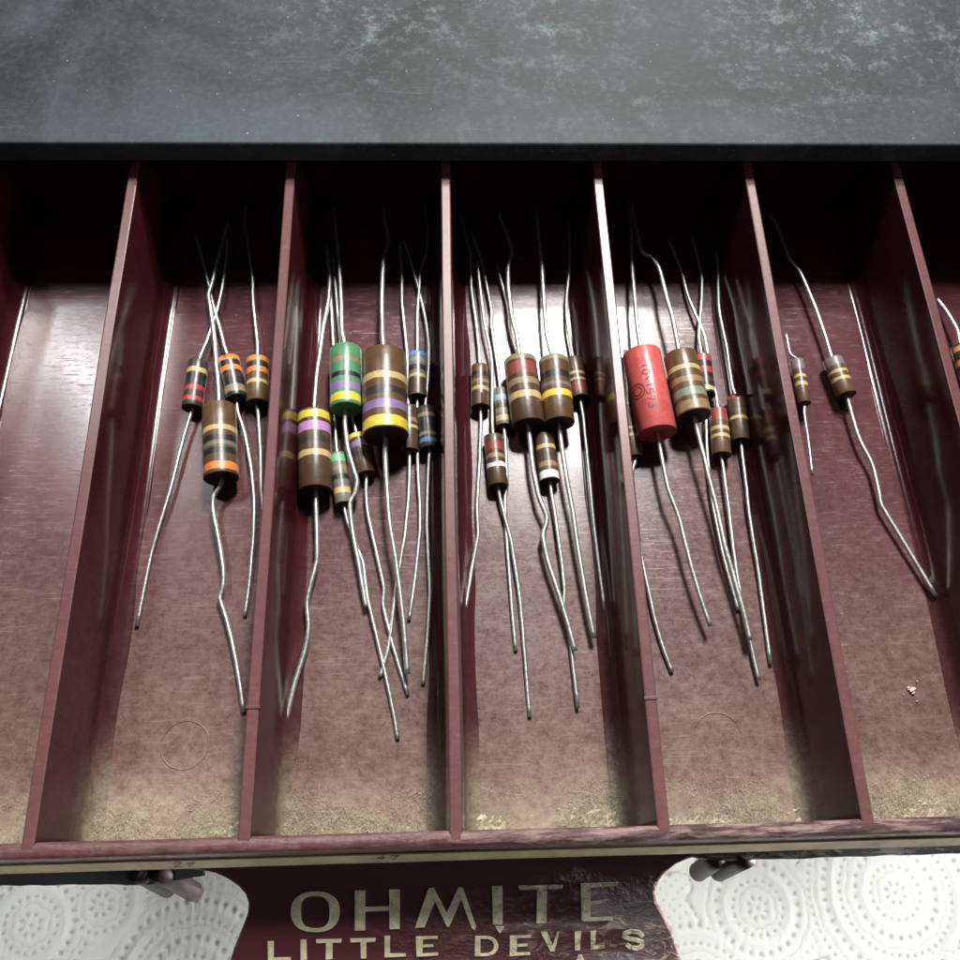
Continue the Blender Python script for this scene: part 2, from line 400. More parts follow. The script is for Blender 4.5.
# label strip (paper) on the slanting face
m, nt, b = mat('aged_paper'); P = pos(nt)
n1 = noi(nt, P, 90, 6, 0.7); n2 = noi(nt, P, 700, 4, 0.7)
lk(nt, mixc(nt, mr(nt, n1, 0.45, 0.75), (0.46, 0.38, 0.21), (0.25, 0.19, 0.10)), b.inputs['Base Color']); b.inputs['Roughness'].default_value = 0.6
bump(nt, b, n2, 0.3, 0.0002)
LP0, LP1 = Vector((0, -2.38, -2.6)), Vector((0, -3.42, -5.75))
ln = Vector((0, -(LP0.z-LP1.z), (LP0.y-LP1.y))).normalized(); ln = Vector((0, -abs(ln.y), abs(ln.z)))
V, F = [], []
for i in range(201):
    x = XL+2+(XR-XL-4)*i/200
    e0 = 0.04+0.02*noise.noise(Vector((x*0.1, 0, 8))); e1 = 1-0.04-0.03*noise.noise(Vector((x*0.2, 3, 8)))
    for t in (e0, e1):
        p = LP0.lerp(LP1, t)+ln*0.28; V.append((x, p.y, p.z))
    for t in (e1, e0):
        p = LP0.lerp(LP1, t)+ln*0.05; V.append((x, p.y, p.z))
for i in range(200):
    for k in range(4): F.append([i*4+k, (i+1)*4+k, (i+1)*4+(k+1) % 4, i*4+(k+1) % 4])
lab = mk('label_strip', V, F, m, tray)
def strokes_on(P0, nrm, lst, wpx, h, name, material, parent):
    parts = []
    for path in lst:
        for (a, b2) in zip(path[:-1], path[1:]):
            A = Vector(a); B = Vector(b2); d = (B-A).normalized(); q = Vector((-d.y, d.x))*wpx/2
            loop = [A+q-d*wpx*.3, B+q+d*wpx*.3, B-q+d*wpx*.3, A-q-d*wpx*.3]
            parts.append(prism([onpl(u.x, u.y, P0, nrm) for u in loop], nrm, h))
    return mk(name, *join(parts), material, parent)
def prism(loop, nrm, h, base=-0.1):
    n = len(loop); V = [p+nrm*h for p in loop]+[p+nrm*base for p in loop]
    F = [list(range(n)), list(range(2*n-1, n-1, -1))]
    F += [[k, k+n, (k+1) % n+n, (k+1) % n] for k in range(n)]
    return V, F
LPn = LP0+ln*0.28
ink = simple('handwriting_ink', (0.03, 0.03, 0.04), 0.6)
strokes_on(LPn, ln, [[(173.5, 863.5), (178, 862), (181, 863.2), (174, 867), (182, 866.5)], [(187, 863.5), (195, 862), (189, 866.5)]], 0.8, 0.03, 'handwriting', ink, lab)
strokes_on(LPn, ln, [[(384, 855.5), (377, 858.5), (385, 858)], [(384, 855.5), (381.5, 860)], [(390, 856), (399, 855.3), (393, 859.8)]], 0.8, 0.03, 'handwriting', ink, lab)

# pull plate with raised lettering
PP = Vector((0, -4.4, -12.3)); pn = Vector((0, -0.28, 1)).normalized()
def pp(u, v): return onpl(u, v, PP, pn)
def arc(cx, cy, rx, ry, a0, a1, n=14):
    return [(cx+rx*math.cos(math.radians(a0+(a1-a0)*k/n)), cy+ry*math.sin(math.radians(a0+(a1-a0)*k/n))) for k in range(n+1)]
out_l = [(150, 863), (175, 868)] + [(200, 871), (215, 874), (228, 880), (238, 887), (245, 895), (248, 904), (247, 914), (243, 925), (238, 938), (233, 950), (229, 964), (226, 985), (224, 1010), (232, 1035), (250, 1052)]
out_r = [(660, 1045), (682, 1030), (694, 1005), (690, 985), (682, 962), (678, 948), (672, 930), (664, 915), (658, 903), (656, 893), (659, 882), (666, 873), (676, 865), (690, 859), (715, 853), (730, 848)]
outline = [pp(*q) for q in out_l+out_r]
bmx = bmesh.new()
top = [bmx.verts.new(p) for p in outline]
f = bmx.faces.new(top)
if f.normal.z < 0: f.normal_flip()
bmx.normal_update()
r = bmesh.ops.extrude_face_region(bmx, geom=[f])
for v in [e for e in r['geom'] if isinstance(e, bmesh.types.BMVert)]: v.co -= pn*2.2
bmesh.ops.recalc_face_normals(bmx, faces=bmx.faces[:])
ed = [e for e in bmx.edges if len(e.link_faces) == 2 and e.calc_face_angle() > 1.0 and abs((e.verts[0].co-PP).dot(pn)) < 0.3 and abs((e.verts[1].co-PP).dot(pn)) < 0.3]
bmesh.ops.bevel(bmx, geom=ed, offset=0.5, segments=3, affect='EDGES', profile=0.5)
bmx.verts.index_update()
pv = [v.co.copy() for v in bmx.verts]; pf = [[v.index for v in q.verts] for q in bmx.faces]; bmx.free()
# plate material: worn, wrinkled lacquer towards its right half
m, nt, b = mat('worn_plate_lacquer'); P = pos(nt)
sx = nd(nt, 'ShaderNodeSeparateXYZ'); lk(nt, P, sx.inputs[0])
mp = nd(nt, 'ShaderNodeMapping'); lk(nt, P, mp.inputs[0]); mp.inputs['Scale'].default_value = (1, 2.0, 1); mp.inputs['Rotation'].default_value = (0, 0, 0.15)
w1 = noi(nt, mp.outputs[0], 330, 6, 0.7, 1.2); w2 = noi(nt, P, 110, 5, 0.65, 0.4); w3 = noi(nt, P, 2200, 2, 0.5)
zone = mr(nt, mth(nt, 'ADD', sx.outputs[0], mth(nt, 'MULTIPLY', mth(nt, 'SUBTRACT', w2, 0.5), 0.05)), -0.014, 0.012, 0, 1, True)
zy = mr(nt, mth(nt, 'ADD', sx.outputs[1], mth(nt, 'MULTIPLY', mth(nt, 'SUBTRACT', w2, 0.5), 0.012)), -0.0065, -0.0105, 0, 1, True)
zz = mth(nt, 'MULTIPLY', zone, zy)
wear = mth(nt, 'MULTIPLY', mr(nt, w1, 0.52, 0.66), zz)
hv = mth(nt, 'MULTIPLY', wear, mr(nt, sx.outputs[0], -0.005, 0.03, 0.3, 1.0))
spk = mr(nt, w3, 0.77, 0.79, 0, 0.5)
colr = mixc(nt, mth(nt, 'ADD', hv, spk, clamp=True), (0.085, 0.020, 0.024), (0.36, 0.25, 0.19))
lk(nt, colr, b.inputs['Base Color'])
lk(nt, mth(nt, 'ADD', mth(nt, 'MULTIPLY', wear, 0.15), 0.48), b.inputs['Roughness'])
bump(nt, b, mth(nt, 'MULTIPLY', w1, mth(nt, 'ADD', mth(nt, 'MULTIPLY', zz, 1.0), 0.03)), 0.8, 0.0012)
plate = mk('pull_plate', pv, pf, m, tray)
m, nt, b = mat('cream_enamel'); P = pos(nt)
sl = nd(nt, 'ShaderNodeSeparateXYZ'); lk(nt, P, sl.inputs[0])
l1 = noi(nt, P, 420, 6, 0.7); l2 = noi(nt, P, 800, 6, 0.75, 0.5)
lc = mixc(nt, mr(nt, l1, 0.3, 0.7), (0.50, 0.44, 0.27), (0.84, 0.77, 0.55))
wl = mth(nt, 'MULTIPLY', mr(nt, l2, 0.50, 0.60), mr(nt, sl.outputs[0], -0.012, 0.022, 0.12, 0.75))
lk(nt, mixc(nt, wl, lc, (0.11, 0.04, 0.035)), b.inputs['Base Color']); b.inputs['Roughness'].default_value = 0.42
bump(nt, b, l2, 0.6, 0.0005)
M_LET = m
def cA(l): return [(220+x/4.8, 860+y/4.8) for x, y in l]
def cB(l): return [(380+x/6, 860+y/6) for x, y in l]
def cC(l): return [(500+x/4.8, 860+y/4.8) for x, y in l]
HL = 0.22
def pr(l): return prism([pp(*q) for q in l], pn, HL, -0.4)
def ringp(o, i):
    n = len(o); Vt = [pp(*q)+pn*HL for q in o]+[pp(*q)+pn*HL for q in i]+[pp(*q)-pn*.4 for q in o]+[pp(*q)-pn*.4 for q in i]
    Fc = []
    for k in range(n):
        k2 = (k+1) % n
        Fc += [[k, k2, n+k2, n+k], [k, 2*n+k, 2*n+k2, k2], [n+k, n+k2, 3*n+k2, 3*n+k]]
    return Vt, Fc
def sup(cx, cy, rx, ry, e, n=40):
    r = []
    for k in range(n):
        t = 2*math.pi*k/n; c, s = math.cos(t), math.sin(t)
        r.append((cx+rx*math.copysign(abs(c)**e, c), cy+ry*math.copysign(abs(s)**e, s)))
    return r
word1 = [ringp(sup(315.4, 911.5, 24.4, 20.2, 0.86), sup(315.3, 911.8, 14.4, 16.2, 0.72)),
 pr(cA([(648, 145), (697, 143), (697, 335), (648, 337)])), pr(cA([(812, 141), (863, 140), (863, 328), (814, 330)])), pr(cA([(697, 224), (814, 221), (814, 241), (697, 245)])),
 pr(cB([(210, 405), (268, 400), (330, 245), (402, 398), (415, 398), (487, 235), (550, 405), (568, 420), (575, 395), (497, 165), (470, 162), (400, 315), (322, 165), (292, 168)])),
 pr(cB([(672, 155), (735, 155), (735, 385), (678, 385)])), pr(cB([(690, 395), (745, 400), (718, 440)])),
 pr(cC([(88, 122), (300, 118), (298, 136), (225, 138), (222, 300), (175, 302), (178, 140), (92, 143)])),
 pr(cC([(388, 112), (565, 106), (563, 124), (433, 130), (433, 198), (515, 188), (505, 203), (433, 213), (432, 276), (540, 272), (540, 286), (400, 293), (390, 284)]))]
mk('lettering', *join(word1), M_LET, plate)
def dring():
    o = cB([(570, 455)]+[(640+70*math.sin(math.radians(a)), 514-59*math.cos(math.radians(a))) for a in range(0, 181, 15)]+[(570, 575)])
    i = cB([(602, 470)]+[(640+44*math.sin(math.radians(a)), 514-44*math.cos(math.radians(a))) for a in range(0, 181, 15)]+[(602, 560)])
    return ringp(o, i)
word2 = [pr(cA([(230, 390), (258, 388), (258, 468), (340, 466), (340, 488), (232, 492)])), pr(cA([(388, 382), (415, 382), (417, 478), (388, 478)])),
 pr(cA([(462, 380), (585, 378), (582, 394), (540, 395), (540, 473), (508, 475), (510, 396), (464, 397)])), pr(cA([(625, 376), (748, 374), (745, 390), (702, 392), (703, 470), (677, 471), (675, 392), (627, 393)])),
 pr(cB([(28, 455), (60, 455), (60, 560), (155, 560), (155, 575), (28, 582)])),
 pr(cB([(215, 458), (345, 455), (345, 470), (258, 473), (256, 508), (320, 505), (320, 518), (256, 521), (254, 560), (350, 555), (350, 570), (220, 577)])), dring(),
 pr(cB([(780, 453), (905, 450), (903, 464), (822, 467), (820, 504), (885, 501), (885, 515), (820, 518), (818, 556), (900, 552), (902, 566), (778, 574)])),
 pr(cC([(195, 345), (225, 343), (252, 408), (275, 345), (283, 345), (262, 435), (242, 437)])), pr(cC([(358, 345), (388, 340), (383, 430), (360, 432)])),
 pr(cC([(435, 340), (460, 338), (456, 412), (500, 408), (500, 422), (436, 428)]))]
mk('lettering', *join(word2), M_LET, plate)
sp_ = cC([(682, 362), (665, 346), (630, 341), (600, 350), (596, 366), (618, 376), (655, 383), (682, 393), (682, 410), (660, 422), (630, 420), (612, 408)])
strokes_on(PP, pn, [sp_], 4.0, HL, 'lettering', M_LET, plate)
strokes_on(PP, pn, [cC([(340, 560), (385, 462), (430, 560)])], 4.0, HL, 'lettering', M_LET, plate)

# stub pegs under the front lip
M_PEG = simple('dark_rubber', (0.028, 0.011, 0.012), 0.5)
m, nt, b = mat('scuffed_black_edge'); P = pos(nt)
mp = nd(nt, 'ShaderNodeMapping'); lk(nt, P, mp.inputs[0]); mp.inputs['Scale'].default_value = (0.5, 2, 1)
e1 = noi(nt, mp.outputs[0], 420, 7, 0.75, 0.5)
lk(nt, mixc(nt, mr(nt, e1, 0.50, 0.66), (0.045, 0.035, 0.025), (0.50, 0.46, 0.36)), b.inputs['Base Color']); b.inputs['Roughness'].default_value = 0.5
bump(nt, b, e1, 0.6, 0.0008)
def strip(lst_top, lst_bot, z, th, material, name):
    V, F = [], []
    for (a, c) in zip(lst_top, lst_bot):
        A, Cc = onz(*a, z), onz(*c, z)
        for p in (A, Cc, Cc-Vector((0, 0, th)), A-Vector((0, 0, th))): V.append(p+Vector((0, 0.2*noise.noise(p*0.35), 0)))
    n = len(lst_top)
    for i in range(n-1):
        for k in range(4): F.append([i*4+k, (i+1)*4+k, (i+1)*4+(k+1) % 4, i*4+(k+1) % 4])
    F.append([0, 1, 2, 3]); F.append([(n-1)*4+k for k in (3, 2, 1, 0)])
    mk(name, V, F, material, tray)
us = [692+8*k for k in range(38)]
strip([(u, 850-0.036*(u-690)) for u in us], [(u, 861.5-0.030*(u-690)-max(0, 5-abs(u-692)*0.2)) for u in us], -10.7, 1.6, m, 'scuffed_lip')
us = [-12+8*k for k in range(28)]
strip([(u, 866-0.012*u) for u in us], [(u, 885.5-0.005*u-max(0, (u-150)*0.16)) for u in us], -13.2, 1.0, simple('shadow_grey', (0.16, 0.17, 0.17), 0.35), 'tray_shadow')  # shadow of the tray on the cloth, built as a grey strip
for (u, v, du, dv, zz_) in ((146, 876, 22, 12, -14), (168, 877, 26, 15, -14), (712, 862, -14, 10, -14), (738, 862, -20, 10, -14)):
    a = onz(u, v, zz_); b2 = onz(u+du, v+dv, zz_-8)
    V, F = tube([a.lerp(b2, t) for t in (-0.4, 0, 0.5, 0.9, 1.0)], 1.5, 18)
    mk('peg', V, F, M_PEG, tray, smooth=True)

# ejector pin circles in the floor
for (u, v, r_, k0, k1) in ((185, 745, 3.9, 0, 40), (718, 737, 4.0, 1, 17)):
    c = at(u, v, 0); V, F = [], []; n = 40
    for k in range(n):
        t = 2*math.pi*k/n
        for (dr, dz) in ((-0.14, -0.05), (0, 0.13), (0.14, -0.05)):
            V.append((c.x+(r_+dr)*math.cos(t), c.y+(r_+dr)*math.sin(t), fz(c.y+(r_+dr)*math.sin(t))+dz+0.06+0.1*noise.noise(Vector((c.x*0.05, c.y*0.05, 0)))))
    for k in range(k0, k1):
        for q in range(2): F.append([k*3+q, ((k+1) % n)*3+q, ((k+1) % n)*3+q+1, k*3+q+1])
    mk('mould_mark', V, F, M_FLOOR, tray, smooth=True)

# ------------------------------------------------------------------ resistors
def depth(p): return -(CR @ (p-CC)).z
def resistor(label, top, bot, wpx, body, bands, up, low, h=None, hup=None, hlow=None, hb=None, lead=0.36, group='axial carbon resistors lying in the drawer compartments', text=None):
    r = wpx/2*150/CF
    for _ in range(3):
        hh = h if h is not None else r+0.05
        pm = at((top[0]+bot[0])/2, (top[1]+bot[1])/2, hh); r = wpx/2*depth(pm)/CF
    hh = h if h is not None else r+0.05
    hb_ = hb if hb is not None else hh
    A = at(*top, hh); B = at(*bot, hb_)
    base = (A+B)/2; base = Vector((base.x, base.y, fz(base.y)))
    t = thing('resistor', label, 'resistor', base, group)
    ax = (B-A); L = ax.length; ax.normalize()
    s = ax.cross(Vector((0, 0, 1))).normalized(); u = s.cross(ax)
    keys = sorted(PAL); used = [body]; rings = []
    bs = sorted(bands)
    cuts = [(0.0, body)]
    segs = []; cur = 0.0
    for (c, wd, colr) in bs:
        a0, a1 = max(0.0, c-wd/2), min(1.0, c+wd/2)
        if a0 > cur+1e-4: segs.append((cur, a0, body))
        segs.append((max(a0, cur), a1, colr)); cur = a1
    if cur < 1-1e-4: segs.append((cur, 1.0, body))
    mats_ = []
    def mi(c):
        if c not in mats_: mats_.append(c)
        return mats_.index(c)
    N = 48; V, F, I = [], [], []
    rb = 0.045*r/2+0.12
    def addring(tt, rr, jit):
        st = len(V)
        for k in range(N):
            a = 2*math.pi*k/N
            d = tt*L + (jit*(noise.noise(Vector((math.cos(a)*1.5+base.x, math.sin(a)*1.5, tt*20+base.y)))) if jit else 0)
            V.append(A+ax*d+(s*math.cos(a)+u*math.sin(a))*rr)
        return st
    def quad(a, b_, m_):
        for k in range(N): F.append([a+k, a+(k+1) % N, b_+(k+1) % N, b_+k]); I.append(m_)
    c0 = len(V); V.append(A)
    cap = {'salmon': 'salmon', 'green': 'green'}.get(body, 'dark')
    rA = addring(0, r-rb, 0)
    for k in range(N): F.append([c0, rA+(k+1) % N, rA+k]); I.append(mi(cap))
    prev = addring(0.3*rb/L, r-rb*0.3, 0); quad(rA, prev, mi(segs[0][2]))
    nx_ = addring(rb/L, r, 0); quad(prev, nx_, mi(segs[0][2])); prev = nx_
    for i, (a0, a1, c) in enumerate(segs):
        last = i == len(segs)-1
        e = a1 if not last else 1-rb/L
        nx_ = addring(e, r, 0 if last else 0.16); quad(prev, nx_, mi(c)); prev = nx_
    nx_ = addring(1-0.3*rb/L, r-rb*0.3, 0); quad(prev, nx_, mi(segs[-1][2])); prev = nx_
    nx_ = addring(1, r-rb, 0); quad(prev, nx_, mi(cap)); prev = nx_
    c1 = len(V); V.append(B-ax*0.15)
    for k in range(N): F.append([c1, prev+k, prev+(k+1) % N]); I.append(mi(cap))
    bo = mk('body', V, F, None, t, smooth=True, mats=[BM[c] for c in mats_], idx=I, org=base)
    md = bo.data
    for p in md.polygons:
        if len(p.vertices) == 3: p.use_smooth = False
    if text:
        tv = []
        for path in text:
            for (a, b2) in zip(path[:-1], path[1:]):
                n = 4
                for q in range(n):
                    pts4 = []
                    a_ = Vector(a).lerp(Vector(b2), q/n); b_ = Vector(a).lerp(Vector(b2), (q+1)/n)
                    dd = (b_-a_).normalized(); pq = Vector((-dd.y, dd.x))*0.11
                    for cc in (a_+pq, b_+pq, b_-pq, a_-pq):
                        ang = math.radians(90)+cc.y/r      # around
                        pts4.append(A+ax*cc.x+(s*math.cos(ang)+u*math.sin(ang))*(r+0.012))
                    pts5 = [p_+(p_-A-ax*(p_-A).dot(ax)).normalized()*0.01 for p_ in pts4]
                    tv.append((pts4+pts5, [[4, 5, 6, 7], [3, 2, 1, 0], [0, 1, 5, 4], [1, 2, 6, 5], [2, 3, 7, 6], [3, 0, 4, 7]]))
        mk('printed_marking', *join(tv), M_INK, bo, org=Vector((0, 0, 0)))
        pm_ = bo.children[0]; pm_.location = -base*MM
    def leadpath(pts, C, dirv, hs, he):
        P3 = [C-dirv*0.4, C+dirv*0.5]
        n = len(pts)
        for i, q in enumerate(pts):
            if len(q) == 3: hz = q[2]
            else:
                f_ = (i+1)/n; hz = hs+(he-hs)*(f_ if f_ < 1 else 1)
            P3.append(at(q[0], q[1], hz))
        return P3
    for pts, C, dv_, hs, he in ((up, A, -ax, hh, hup if hup is not None else 1.4), (low, B, ax, hb_, hlow if hlow is not None else lead+0.05)):
        if not pts: continue
        P3 = catmull(leadpath(pts, C, dv_, hs, he), 5)
        P3 = [p if i < 3 else p+Vector((0.05*noise.noise(p*0.5), 0, 0.05*noise.noise(p*0.5+Vector((5, 5, 5))))) for i, p in enumerate(P3)]
        for p in P3:
            if p.z < fz(p.y)+lead: p.z = fz(p.y)+lead
        mk('lead', *tube(P3, lead*0.97, 10, 0.02), M_WIRE, t, smooth=True, org=base)
    return t
B_, G_ = 'black', 'gold'
# compartment 1 (between first and second divider in view)
resistor('small dark resistor with two red bands, left of the orange banded pair', (198.5, 363), (192, 409), 20.5, 'dark', [(.24, .1, 'gold'), (.38, .08, 'black'), (.62, .1, 'red'), (.73, .08, 'dbrown'), (.85, .1, 'red')],
 [(203, 350), (207, 341), (211, 329), (217, 311), (223, 284), (227, 252), (227, 236)], [(184.7, 434), (169.7, 492), (158, 530), (150, 560), (136.8, 626)])
resistor('brown resistor with a bright orange lower band lying alone in front of three small ones', (219, 408), (221.3, 479), 34, 'olive', [(.38, .07, 'gold'), (.52, .08, B_), (.60, .06, 'grey'), (.70, .08, B_), (.90, .10, 'orange')],
 [(218.5, 385), (216.5, 365), (213.8, 332), (210, 305), (208.5, 295), (213, 280), (223, 240), (228.5, 222)], [(219, 488), (213.8, 496), (213, 510), (218.5, 539), (223, 567), (223.3, 585), (220, 599), (228, 625), (237, 667), (243.7, 712)], lead=0.46, hup=2.0)
resistor('small black resistor with two orange bands at its top, beside the crossed leads', (228.5, 359), (236.6, 400), 21.5, 'black', [(.07, .13, 'orange'), (.33, .12, 'orange'), (.5, .1, 'dbrown'), (.82, .16, 'tan')],
 [(224, 345), (219, 325), (214, 308), (208, 282), (200, 250), (195, 234)], [(238, 412), (244.7, 434), (251.3, 470), (254, 500), (253.6, 530), (252.5, 548), (249.7, 580), (245, 616)])
resistor('small brown resistor with two orange bands, nearest the right wall of its compartment', (257.5, 360), (257, 404), 22, 'olive', [(.06, .12, 'orange'), (.2, .1, B_), (.32, .12, 'orange'), (.58, .08, 'gold')],
 [(257.5, 345), (255.5, 325), (253, 300), (252.6, 278), (247.5, 239), (245, 226), (246, 205)], [(258.3, 415), (260.6, 455), (261, 485), (262, 500), (264, 530)])
# compartment 2
resistor('worn brown resistor with yellow and pink bands at its top, left in the second compartment', (314, 414.5), (315.4, 492), 33.5, 'brown', [(.08, .10, 'yellow'), (.24, .12, 'pink'), (.40, .09, 'dark'), (.58, .08, 'gold')],
 [(315, 395), (317.4, 370), (320, 352), (323.4, 327), (328.5, 300), (329.8, 275), (325.5, 245)], [(316.4, 518), (317, 545), (316.5, 562), (310, 587), (307, 604), (308.5, 629), (305, 650), (294.4, 685), (285.4, 722)], lead=0.5)
resistor('green resistor with violet and yellow bands beside the big brown one', (345.5, 350), (346, 410), 31.5, 'green', [(.27, .07, 'tan'), (.52, .08, B_), (.70, .12, 'violet'), (.88, .12, 'yellow')],
 [(342, 330), (341, 296), (339, 261), (335, 222), (333, 208)], [(345, 424), (348, 449), (353, 467), (357, 481), (355.5, 493), (350, 503), (351, 520), (354, 540), (359, 566), (363, 590), (366, 607)], h=4.3, lead=0.46, hup=2.5, hlow=1.2)
resistor('largest brown resistor with a wide yellow band at its lower end', (384, 356), (385.7, 437), 45, 'olive', [(.37, .08, 'gold'), (.55, .09, 'dark'), (.72, .10, 'violet'), (.915, .12, 'yellow')],
 [(382.5, 335), (381.8, 300), (383.5, 262), (388.7, 240), (384.8, 218), (384, 205)], [(385.3, 455), (386.7, 485), (389.7, 524), (395, 555), (400.6, 596), (404.8, 637), (407.5, 674)], h=6.0, lead=0.5, hup=3, hlow=2.2)
resistor('small grey resistor with one bright green band, tucked under the green one', (337.5, 455), (343.8, 505), 17.5, 'grey', [(.12, .14, 'bgreen'), (.32, .1, 'tan'), (.5, .1, 'dark'), (.76, .12, 'gold')],
 [(336, 440), (334, 400), (334, 365), (333, 337), (331, 300), (329, 275)], [(347, 520), (356, 545), (363, 563), (368, 600), (376.7, 637), (385, 673), (393, 710), (398, 739)])
resistor('small brown resistor with a yellow top band, half under the big brown one', (357, 436), (366, 475), 19, 'brown', [(.06, .12, 'yellow'), (.28, .14, 'violet'), (.5, .1, 'dark'), (.66, .08, 'olive')],
 [(350, 405, 2.2), (344, 365, 2), (340, 336), (336, 290), (333, 257)], [(366, 490), (367.5, 512), (376.8, 554), (384, 588), (383.2, 606), (393, 646), (408, 695)])
resistor('small grey resistor with a blue top band, right of the big brown one', (417.4, 355), (417.3, 398), 19, 'grey', [(.05, .1, 'blue'), (.2, .1, 'sage'), (.38, .12, 'dark'), (.56, .07, 'gold'), (.8, .36, 'brown')],
 [(417.5, 340), (417.5, 311), (419.5, 285), (420.5, 271), (426.5, 253), (428, 230), (425, 205)], [(417, 415), (417.8, 469), (419.5, 500), (420, 528), (417, 562), (413.3, 592), (409, 620)])
resistor('small brown resistor mostly hidden behind the big brown one', (408.3, 408), (409.3, 452), 19, 'brown', [(.2, .1, 'dbrown'), (.35, .08, 'tan'), (.5, .07, 'gold')],
 [(407.8, 380), (407, 352), (402, 303), (402, 275), (399.6, 242)], [(409.5, 470), (408.5, 499), (404.6, 538), (400.5, 560), (395.4, 592), (391, 630), (387, 654), (380, 677)])
resistor('small dark resistor with grey and blue bands in the shade by the divider', (425.5, 409), (429.5, 450), 19.5, 'dark', [(.22, .09, 'tan'), (.5, .1, 'black'), (.68, .08, 'sage'), (.84, .09, 'blue')],
 [(428, 378), (429, 346), (426, 321), (421, 299), (410.5, 259), (403.6, 240)], [(428.3, 470), (427, 518), (428.3, 558), (429.8, 590), (428.5, 620), (425.6, 658), (423, 684)])
# compartment 3
resistor('small brown resistor with gold and tan bands, highest at the left of the third compartment', (479.8, 367), (480.5, 408), 18, 'olive', [(.24, .1, B_), (.42, .09, 'tan'), (.60, .09, 'gold'), (.83, .3, 'brown')],
 [(479, 350), (475.6, 319), (471.7, 292), (471, 275), (470, 253), (463.8, 230), (459, 212)], [(481, 420), (479.6, 459), (477, 508), (478, 535), (473.7, 559), (462.8, 623)])
resistor('thin grey resistor with a pale blue band, half behind the brown and red one', (500, 390), (503.8, 427), 15.5, 'grey', [(.28, .14, 'lblue'), (.5, .12, 'brown'), (.64, .1, 'tan'), (.82, .14, 'gold')],
 [(498, 370), (491.5, 327), (491.5, 311), (484.6, 275), (479.6, 255), (471, 232)], [(505.5, 445), (507, 485), (505, 500), (507, 545), (512, 609), (515.8, 651)])
resistor('small brown resistor with red and white bands, low in the third compartment', (493.3, 437), (498.2, 487), 19.8, 'brown', [(.24, .16, 'dred'), (.44, .08, 'tan'), (.62, .09, 'white')],
 [(492, 415), (492.3, 370), (490, 350), (484.6, 323), (479.6, 283), (477.6, 262)], [(500, 498), (505, 518), (511, 540), (514, 560), (520, 600), (525, 659), (529.7, 717)], hup=3.2)
resistor('large brown resistor with a broad dull red band', (520, 361), (528.5, 426), 33, 'brown', [(.04, .08, 'tan'), (.21, .18, 'dred'), (.42, .09, 'tan'), (.62, .10, 'gold')],
 [(516.5, 335), (512, 317), (508.5, 290), (508.3, 268), (512, 252), (507.5, 236), (498.4, 213)], [(530, 440), (533, 469), (539, 497), (547, 518), (543, 536), (548, 562), (559.8, 597), (568, 625), (575, 651)], h=4.0, lead=0.5, hup=3.5, hlow=1.5)
resistor('large olive brown resistor with a bright yellow band', (553.5, 361), (559.5, 424), 30.5, 'olive', [(.04, .08, 'tan'), (.31, .11, B_), (.46, .06, 'mauve'), (.61, .10, 'yellow')],
 [(546.5, 335), (543.3, 290), (542, 265), (539, 235), (536, 210)], [(560.5, 437), (566.7, 479), (573, 513), (578, 548), (586.5, 599), (594, 638)], h=4.4, lead=0.48, hup=3.5, hlow=1.8)
resistor('small brown resistor with a white end band, under the olive yellow banded one', (544, 436), (549.8, 482), 20, 'brown', [(.3, .09, 'gold'), (.48, .08, 'dark'), (.68, .1, 'tan'), (.90, .15, 'white')],
 [(537, 405, 1.2), (525, 375, 1.0), (511, 335, 1.2), (507, 303), (496.5, 264)], [(551.5, 494), (555, 514), (558.8, 542), (562, 565), (564.4, 589), (564, 605), (568.7, 629), (578, 708)], hlow=0.8)
resistor('small brown resistor with two thin gold bands, rightmost of the third compartment', (573.2, 360), (580, 399), 18.5, 'brown', [(.28, .07, 'olive'), (.42, .07, 'gold'), (.58, .06, 'gold'), (.78, .22, 'dred'), (.96, .08, 'olive')],
 [(570, 340), (566.7, 318), (566.7, 295), (569.5, 269), (569.7, 249), (568.7, 222)], [(583, 415), (586.5, 449), (590.5, 489), (593, 515), (596.4, 545), (605, 611)], hlow=0.6, hup=2)
# compartment 4
def dig(s_, x0, size):
    D = {'1': [[(0, .5), (1, .5)]], '0': [[(0, .2), (0, .8), (.3, 1), (.7, 1), (1, .8), (1, .2), (.7, 0), (.3, 0), (0, .2)]], '/': [[(.1, .1), (.9, .9)]], '7': [[(0, 0), (0, 1), (1, .3)]],
         '5': [[(0, 1), (0, 0), (.45, 0), (.45, .9), (.9, .9), (1, 0)]], '3': [[(0, 0), (0, 1), (.45, .4), (.5, 1), (1, .9), (1, 0)]]}
    r = []
    for i, ch in enumerate(s_):
        for path in D.get(ch, []):
            r.append([(x0+i*size*1.25+(q[1])*size*0.85, -0.9+(0.5-q[0])*size*1.15) for q in path])
    return r
txt = dig('10/1573', 4.2, 1.15)
emb = []
for rr in (1.5, 0.9):
    emb.append([(9.6+rr*math.cos(2*math.pi*k/18), -3.3+rr*math.sin(2*math.pi*k/18)) for k in range(19)])
txt = [[(x, y) for x, y in p] for p in txt]+emb
resistor('big salmon red resistor with faint black printing, against the divider', (641.5, 354), (657.5, 434), 38.5, 'salmon', [],
 [(637.5, 330), (634, 290), (631.7, 262), (630.7, 229), (628, 200)], [(660, 448), (668, 488), (679, 518), (689.6, 560), (700, 596), (710.4, 626)], h=5.3, hb=5.0, lead=0.45, hlow=2.6, hup=3, text=txt)
